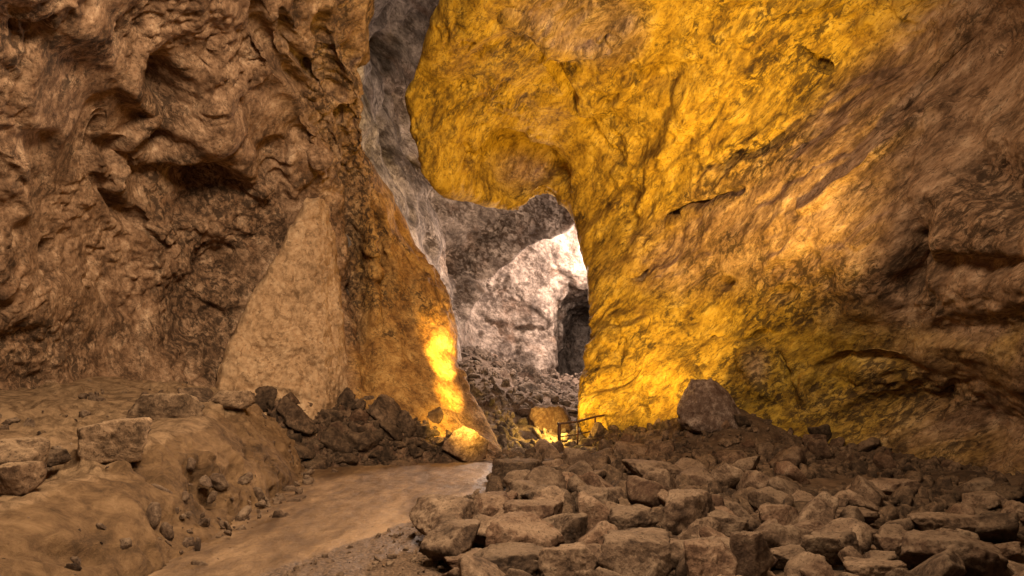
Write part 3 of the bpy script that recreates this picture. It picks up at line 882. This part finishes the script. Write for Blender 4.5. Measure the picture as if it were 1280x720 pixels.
def hero(x0, x1, ytop, ybot, label, seed, rz=0.3, z0=0.08, depth=0.9, planes=8, sharp=26, tilt=(0, 0), mat=None, Y=None, on=None, cat='boulder', name='boulder', sink=0.0, point=0.0):
    if on is not None:
        Y = surface_at(on, (x0 + x1) / 2, ybot)[1]
    if Y is None:
        z0 = 0.1
        for _ in range(6):
            Y = (CZ - z0) * F / (ybot - HY)
            z0 = max(0.03, float(ground_z(np.array([((x0 + x1) / 2 - CX) / F * Y]), np.array([Y]))[0]))
    w = (x1 - x0) / F * Y
    h = (ybot - ytop) / F * Y * 0.92
    x = ((x0 + x1) / 2 - CX) / F * Y
    yb = Y + w * depth * 0.42
    z = CZ - (ybot - HY) / F * Y
    o = rock_thing(name, (x, yb, z + h * (0.44 - sink)), (w * 1.04, w * depth * 0.9, h * 1.2), rz, label, cat, mat or M_ROCK, None, None, tilt, seed, planes, sharp)
    if point:
        vv = np.empty(len(o.data.vertices) * 3, dtype=np.float32); o.data.vertices.foreach_get('co', vv)
        vv = vv.reshape(-1, 3); vv[:, :2] *= (1 - point * np.clip(vv[:, 2:3] + 0.5, 0, 1.3) / 1.3)
        o.data.vertices.foreach_set('co', vv.ravel()); o.data.update()
    GROUND_TOP.append((x, yb, w * 0.5, w * depth * 0.5))
    return o


HERO = [
    (508, 612, 618, 688, 'wide dark reddish boulder at the path edge, the leftmost of the rock field', 1, dict(rz=0.2)),
    (533, 602, 650, 708, 'wedge shaped brown boulder leaning on the front of the leftmost boulder beside the path', 2, dict(rz=0.9, planes=6)),
    (546, 622, 694, 716, 'low flat stone lying in front of the wedge shaped boulder at the path edge', 3, dict(rz=0.1, planes=6)),
    (604, 692, 640, 706, 'rounded brown boulder directly right of the wedge shaped boulder by the path', 4, dict(rz=0.5)),
    (588, 690, 690, 740, 'brown boulder cut by the bottom of the photo, nearest the path', 5, dict(rz=1.2)),
    (684, 762, 676, 738, 'squat brown boulder left of the large pale block at the bottom of the photo', 6, dict(rz=0.4)),
    (757, 860, 664, 742, 'largest pale tan angular block at the bottom centre of the rock field', 7, dict(rz=0.25, planes=6, sharp=40)),
    (857, 922, 666, 744, 'upright reddish boulder just right of the large pale block', 8, dict(rz=0.8)),
    (920, 972, 656, 738, 'narrow upright brown rock right of the reddish boulder at the bottom', 19, dict(rz=0.5, planes=7)),
    (824, 902, 604, 672, 'big grey brown boulder behind the large pale block, tallest in mid field', 10, dict(rz=0.6)),
    (964, 1018, 682, 716, 'small tan block with a lit flat top beside the narrow upright rock', 11, dict(rz=0.3, planes=6, sharp=40)),
    (1014, 1090, 662, 714, 'broad low pitted rock between the small tan block and the dark hollowed rock', 12, dict(rz=0.2)),
    (1160, 1258, 664, 730, 'broad pale flat topped slab at the lower right corner of the field', 13, dict(rz=0.15, planes=6, sharp=36)),
    (1072, 1156, 700, 742, 'pale flat stone cut by the bottom edge, left of the broad pale slab', 14, dict(rz=0.2, planes=6)),
    (1102, 1152, 664, 704, 'dark hollowed rock touching the left end of the broad pale slab', 15, dict(rz=0.8)),
    (1164, 1236, 640, 682, 'long low brown rock lying behind the broad pale slab', 16, dict(rz=0.1)),
    (948, 998, 628, 664, 'tan pointed rock in mid field, right of the tallest grey brown boulder', 17, dict(rz=0.5, planes=6)),
    (1046, 1108, 632, 662, 'low angular rock on the near side of the bare earth patch', 18, dict(rz=0.3)),
    (652, 722, 604, 642, 'flat tilted dark slab in the left half of the rock field', 29, dict(rz=0.3, planes=6, tilt=(0.2, 0.25))),
    (716, 776, 608, 652, 'smooth grey slab sloping left, next to the flat tilted dark slab', 20, dict(rz=0.5, planes=6, tilt=(0.1, -0.25))),
    (588, 644, 616, 656, 'angular brown rock behind the leftmost boulder at the path edge', 21, dict(rz=0.7)),
    (786, 862, 572, 606, 'low broad rounded rock far back in the field below the ochre wall', 22, dict(rz=0.2)),
    (690, 742, 640, 690, 'upright knobbly rock behind the squat brown boulder', 23, dict(rz=0.9)),
    (640, 700, 622, 664, 'brown block wedged behind the rounded boulder near the path', 24, dict(rz=0.2, planes=6)),
    (886, 944, 640, 678, 'mid sized brown rock right behind the upright reddish boulder', 25, dict(rz=0.4)),
    (770, 826, 630, 670, 'flat topped rock left of the tallest grey brown boulder', 26, dict(rz=0.7, planes=6)),
    (1000, 1046, 650, 684, 'small squarish rock behind the broad low pitted rock', 27, dict(rz=0.5, planes=6)),
    (610, 672, 572, 612, 'dark square boulder at the far end of the path, right side', 28, dict(rz=0.15, mat=M_DARK)),
    (1100, 1152, 596, 624, 'pale topped rock at the far edge of the bare earth patch', 31, dict(rz=0.4)),
    (1236, 1284, 606, 640, 'rock at the right edge of the photo under the wall foot', 32, dict(rz=0.4, mat=M_DARK)),
]
for x0, x1, yt, yb, lab, seed, kw in HERO:
    hero(x0, x1, yt, yb, lab, seed, **kw)
# standing rock at the foot of the ochre wall
hero(838, 930, 452, 548, 'dark grey pointed boulder standing on the rubble against the ochre wall', 47, on=RS, rz=0.3, sharp=8, planes=9, mat=M_GREYR, point=0.68)
# boulders on the sandy ledge
LEDGE = [
    (78, 160, 500, 570, 9.7, 'largest cracked brown boulder sitting on the sandy ledge at left', 51),
    (156, 232, 474, 526, 12.2, 'rounded pitted boulder on the ledge behind the largest ledge boulder', 52),
    (-12, 50, 524, 590, 8.4, 'knobbly boulder at the left edge of the photo on the ledge', 53),
    (-20, 30, 560, 612, 7.6, 'smaller rock in front of the knobbly ledge boulder at the left edge', 54),
    (36, 78, 556, 578, 8.6, 'small dark stone in the gap between the two left ledge boulders', 55),
    (212, 262, 474, 508, 13.6, 'dark broken rock on the ledge at the foot of the leaning slab', 56),
    (250, 300, 482, 506, 14.0, 'flat dark rock lying directly before the base of the leaning slab', 57),
]
for x0, x1, yt, yb, Y, lab, seed in LEDGE:
    hero(x0, x1, yt - 4, yb + 2, lab, seed, on=BG, rz=0.7, sharp=10, mat=M_DARK if seed in (55, 56) else M_LEDGE, planes=10, depth=0.9, sink=0.2)
# lit block below the lamp at the end of the left wall
hero(552, 612, 522, 578, 'rough rock lit bright yellow at the far end of the path', 61, Y=16.8, rz=0.9, sharp=16, planes=5, mat=M_LEDGE, depth=0.6, tilt=(0.2, 0.5), sink=0.08)
hero(656, 732, 498, 572, 'squat rock lit amber behind the railing at the cave centre', 62, Y=21.2, rz=0.9, sharp=12, planes=14, mat=M_ROCK, depth=0.6)
hero(718, 778, 556, 570, 'low tan kerb stone lying in front of the railing', 63, Y=19.2, rz=0.1, sharp=30, planes=6, depth=0.35)
hero(770, 850, 536, 572, 'broad dark rock at the right end of the railing', 64, Y=19.0, rz=0.2, mat=M_DARK, depth=0.6)

# ------------------------------------------------------------------ scatter of the field
r = random.Random(21)
field = []


def free(x, y, s, k):
    for a, b, rx, ry in GROUND_TOP:
        if ((x - a) / (rx * 0.85 + s * 0.3)) ** 2 + ((y - b) / (ry * 0.85 + s * 0.3)) ** 2 < 1: return False
    return all((x - a) ** 2 + (y - b) ** 2 > (k * (s + d) / 2) ** 2 for a, b, d in field)


def in_field(x, y):
    left = np.interp(y, [5, 8, 10, 12, 15, 18], [-0.9, -0.95, -0.45, -0.3, -0.35, -0.4])
    if x < left or y < 5.6 or y > 17.6: return False
    if x > 4 and ((x - 6.2) / 1.1) ** 2 + ((y - 12.6) / 1.3) ** 2 < 1: return False
    px = CX + x / y * F
    return px < 1330 and x < np.interp(y, [5, 11, 13, 15, 17.6], [8.6, 8.4, 7.4, 6.2, 4.0])


for smin, smax, want, k in ((0.4, 0.62, 80, 0.74), (0.28, 0.4, 260, 0.7), (0.16, 0.28, 620, 0.66)):
    tries = got = 0
    while got < want and tries < 9000:
        tries += 1
        y = 5.6 + 12 * r.random() ** 0.8; x = r.uniform(-1.2, 8.8); s = r.uniform(smin, smax) * min(1.0, 0.45 + y * 0.05)
        if in_field(x, y) and free(x, y, s, k):
            field.append((x, y, s)); got += 1
field.sort(key=lambda e: -e[2] / e[1])
ind, rest = field[:125], field[125:]
zz = ground_z(np.array([e[0] for e in field]), np.array([e[1] for e in field]))
zz = dict(zip([e[:2] for e in field], zz))
for x, y, s in ind:
    z = zz[(x, y)]
    if y < 9.2: lab, grp = 'brown angular rock packed among the boulders nearest the camera', 'rocks at the front of the field'
    elif y < 12.5: lab, grp = 'brown angular rock packed in the middle of the rock field right of the path', 'rocks in the middle of the field'
    else: lab, grp = 'brown angular rock at the back of the rock field before the ochre wall', 'rocks at the back of the field'
    rock_thing('rock', (x, y, z + (0.16 + 0.22 * r.random()) * s), (s * r.uniform(.95, 1.4), s * r.uniform(.85, 1.2), s * r.uniform(.65, 1.1)), r.uniform(0, 6.3), lab, 'rock', M_ROCK, grp,
               r.randrange(18), (r.uniform(-.75, .75), r.uniform(-.75, .75)))
sp = [(x, y, zz[(x, y)] + 0.06 * s, s * 1.05) for x, y, s in rest if y > 9.5]
sp += [(x, y, zz[(x, y)] - 0.05, s * 0.8) for x, y, s in rest if y <= 9.5]
for _ in range(1500):
    y = 5.4 + 12.4 * r.random(); x = r.uniform(-1.2, 8.8)
    if in_field(x, y) or r.random() < 0.06 and x > -0.9: sp.append((x, y, float(ground_z(np.array([x]), np.array([y]))[0]) + 0.01, 0.04 + 0.15 * r.random() ** 2))
stuff('rubble', 'small stones filling the gaps between the rocks right of the path', sp, M_DARK)  # darker stones than the rocks: shade of the gaps put into the colour
# pebbles along the bank foot and on the ledge
sp = []
for _ in range(500):
    y = r.uniform(5.8, 12.5); e = float(np.interp(y, [6.2, 7.0, 8.3, 10.2, 12.4], [-2.9, -2.5, -1.9, -1.1, -0.55]))
    sp.append((r.uniform(e, -0.6), y, 0.03, 0.015 + 0.08 * r.random() ** 4))
for _ in range(260):
    a, b = r.randrange(60, 440), int(abs(r.gauss(0, 1)) * 30)
    x, y, z = BG[a, min(b, 200)]
    sp.append((x + 0.25 * abs(r.gauss(0, 1)) * (z < 0.15), y, max(z, 0.03), 0.02 + 0.2 * r.random() ** 4))
for _ in range(220):
    a, b = r.randrange(120, 440), r.randrange(110, 220)
    x, y, z = BG[a, b]
    sp.append((x, y, z, 0.03 + 0.2 * r.random() ** 4))
stuff('gravel', 'scattered stones on the sandy ledge and along the foot of the bank', sp, M_ROCK)


# ------------------------------------------------------------------ railing
def metal():
    t = NT('rusty_metal', 0.6, 0.4)
    c = t.ramp(t.noise(9, 6, 0.7), [(0.4, (0.03, 0.014, 0.008)), (0.62, (0.09, 0.035, 0.016))])
    t.b.inputs['Metallic'].default_value = 0.3
    return t.base(c)


M_RUST = metal()


def tube(name, pts, rad, parent):
    pts = [np.array(p, float) for p in pts]
    V, Fc, n = [], [], 10
    for i, p in enumerate(pts):
        d = pts[min(i + 1, len(pts) - 1)] - pts[max(i - 1, 0)]
        d /= np.linalg.norm(d)
        a = np.cross(d, [0.3, 0.8, 0.1] if abs(d[2]) > 0.5 else [0, 0, 1.0]); a /= np.linalg.norm(a)
        b = np.cross(d, a)
        for k in range(n):
            t = 2 * math.pi * k / n
            V.append(p + rad * (math.cos(t) * a + math.sin(t) * b))
    for i in range(len(pts) - 1):
        for k in range(n):
            Fc.append((i * n + k, i * n + (k + 1) % n, (i + 1) * n + (k + 1) % n, (i + 1) * n + k))
    c0 = len(V); V.append(pts[0]); V.append(pts[-1])
    base = np.array(parent.location)
    for k in range(n):                                          # end caps as thin quads
        Fc.append((c0, (k + 1) % n, k, c0))
    quads = [f for f in Fc if len(set(f)) == 4]
    caps = [(c0, (k + 1) % n, k) for k in range(n)] + [(c0 + 1, (len(pts) - 1) * n + k, (len(pts) - 1) * n + (k + 1) % n) for k in range(n)]
    me = bpy.data.meshes.new(name)
    me.from_pydata([tuple(np.array(v) - base) for v in V], [], quads + caps)
    me.polygons.foreach_set('use_smooth', [True] * len(me.polygons))
    me.materials.append(M_RUST)
    o = bpy.data.objects.new(name, me); COL.objects.link(o); o.parent = parent
    return o


rail = bpy.data.objects.new('railing', None); COL.objects.link(rail)
rail.location = P(735, 562, 19.6)
rail['label'] = 'low rusty metal railing at the cave centre below the ochre wall'
rail['category'] = 'railing'
bpy.context.view_layer.update()
posts = [(699, 562, 529, 19.4, 0.05), (722, 558, 526, 19.8, 0.026), (744, 556, 521, 20.1, 0.026), (772, 550, 516, 20.4, 0.026)]
for x, b, t_, Y, rad in posts:
    tube('post', [P(x, b + 6, Y), P(x, (b + t_) / 2, Y), P(x, t_, Y)], rad, rail)
tube('rail', [P(697, 530, 19.4), P(722, 527, 19.8), P(744, 521, 20.1), P(774, 516, 20.4)], 0.03, rail)
tube('rail', [P(699, 546, 19.4), P(722, 543, 19.8), P(744, 538, 20.1), P(774, 533, 20.4)], 0.018, rail)

# ------------------------------------------------------------------ light
def lamp(name, typ, loc, energy, color, target=None, **kw):
    l = bpy.data.lights.new(name, typ)
    l.energy = energy; l.color = color
    for k, v in kw.items(): setattr(l, k, v)
    o = bpy.data.objects.new(name, l); COL.objects.link(o)
    o.location = loc
    if target is not None:
        from mathutils import Vector
        o.rotation_euler = (Vector(target) - Vector(loc)).to_track_quat('-Z', 'Y').to_euler()
    return o


YEL = (1.0, 0.62, 0.11)
WARM = (1.0, 0.76, 0.52)
# added area lamps: soft warm fill from above the viewer
lamp('overhead_fill', 'AREA', (1.6, 0.5, 8.6), 780, WARM, (-5.0, 13, 5.2), shape='DISK', size=3.0, spread=math.radians(110))
lamp('overhead_fill', 'AREA', (-0.2, 5.5, 8.8), 1250, WARM, (1.0, 9.5, 0), shape='DISK', size=3.0)
# floodlights standing low among the rocks
lamp('flood', 'SPOT', P(985, 540, 12.0), 5800, YEL, P(790, 60, 16.5), spot_size=math.radians(92), spot_blend=1.0, shadow_soft_size=0.2)
lamp('flood', 'SPOT', P(785, 532, 17.0), 1100, YEL, P(790, 330, 19.5), spot_size=math.radians(150), spot_blend=1.0, shadow_soft_size=0.15)
lamp('flood', 'POINT', P(694, 528, 20.0), 220, YEL, shadow_soft_size=0.08)
lamp('flood', 'SPOT', P(618, 508, 16.0), 800, (1.0, 0.62, 0.1), P(580, 535, 17.0), spot_size=math.radians(58), spot_blend=1.0, shadow_soft_size=0.06)
lamp('flood', 'SPOT', P(590, 500, 17.5), 4600, (1.0, 0.58, 0.09), P(540, 422, 19.5), spot_size=math.radians(36), spot_blend=1.0, shadow_soft_size=0.05)
lamp('flood', 'SPOT', P(606, 500, 17.2), 1100, (1.0, 0.58, 0.09), P(552, 496, 18.6), spot_size=math.radians(40), spot_blend=1.0, shadow_soft_size=0.05)
# white light in the chamber
lamp('flood', 'POINT', P(772, 335, 36.2), 5200, (1.0, 0.77, 0.62), shadow_soft_size=0.9)
lamp('flood', 'POINT', P(690, 350, 26.5), 1500, (1.0, 0.77, 0.62), shadow_soft_size=0.4)

w = bpy.data.worlds.new('World'); sc.world = w; w.use_nodes = True
bg = w.node_tree.nodes['Background']
bg.inputs[0].default_value = (1.0, 0.76, 0.52, 1); bg.inputs[1].default_value = 0.3

cam = bpy.data.cameras.new('camera'); co = bpy.data.objects.new('camera', cam); COL.objects.link(co)
co.location = (0, 0, CZ); co.rotation_euler = (math.radians(90), 0, 0)
cam.sensor_width = 36; cam.lens = 36 * F / 1280
cam.shift_y = (HY - 360) / 1280.0
cam.clip_end = 300
sc.camera = co
sc.view_settings.view_transform = 'Standard'; sc.view_settings.look = 'None'
sc.view_settings.gamma = 1; sc.view_settings.exposure = 0
sc.render.engine = 'CYCLES'
sc.cycles.max_bounces = 4; sc.cycles.diffuse_bounces = 3; sc.cycles.glossy_bounces = 2
sc.cycles.use_denoising = True
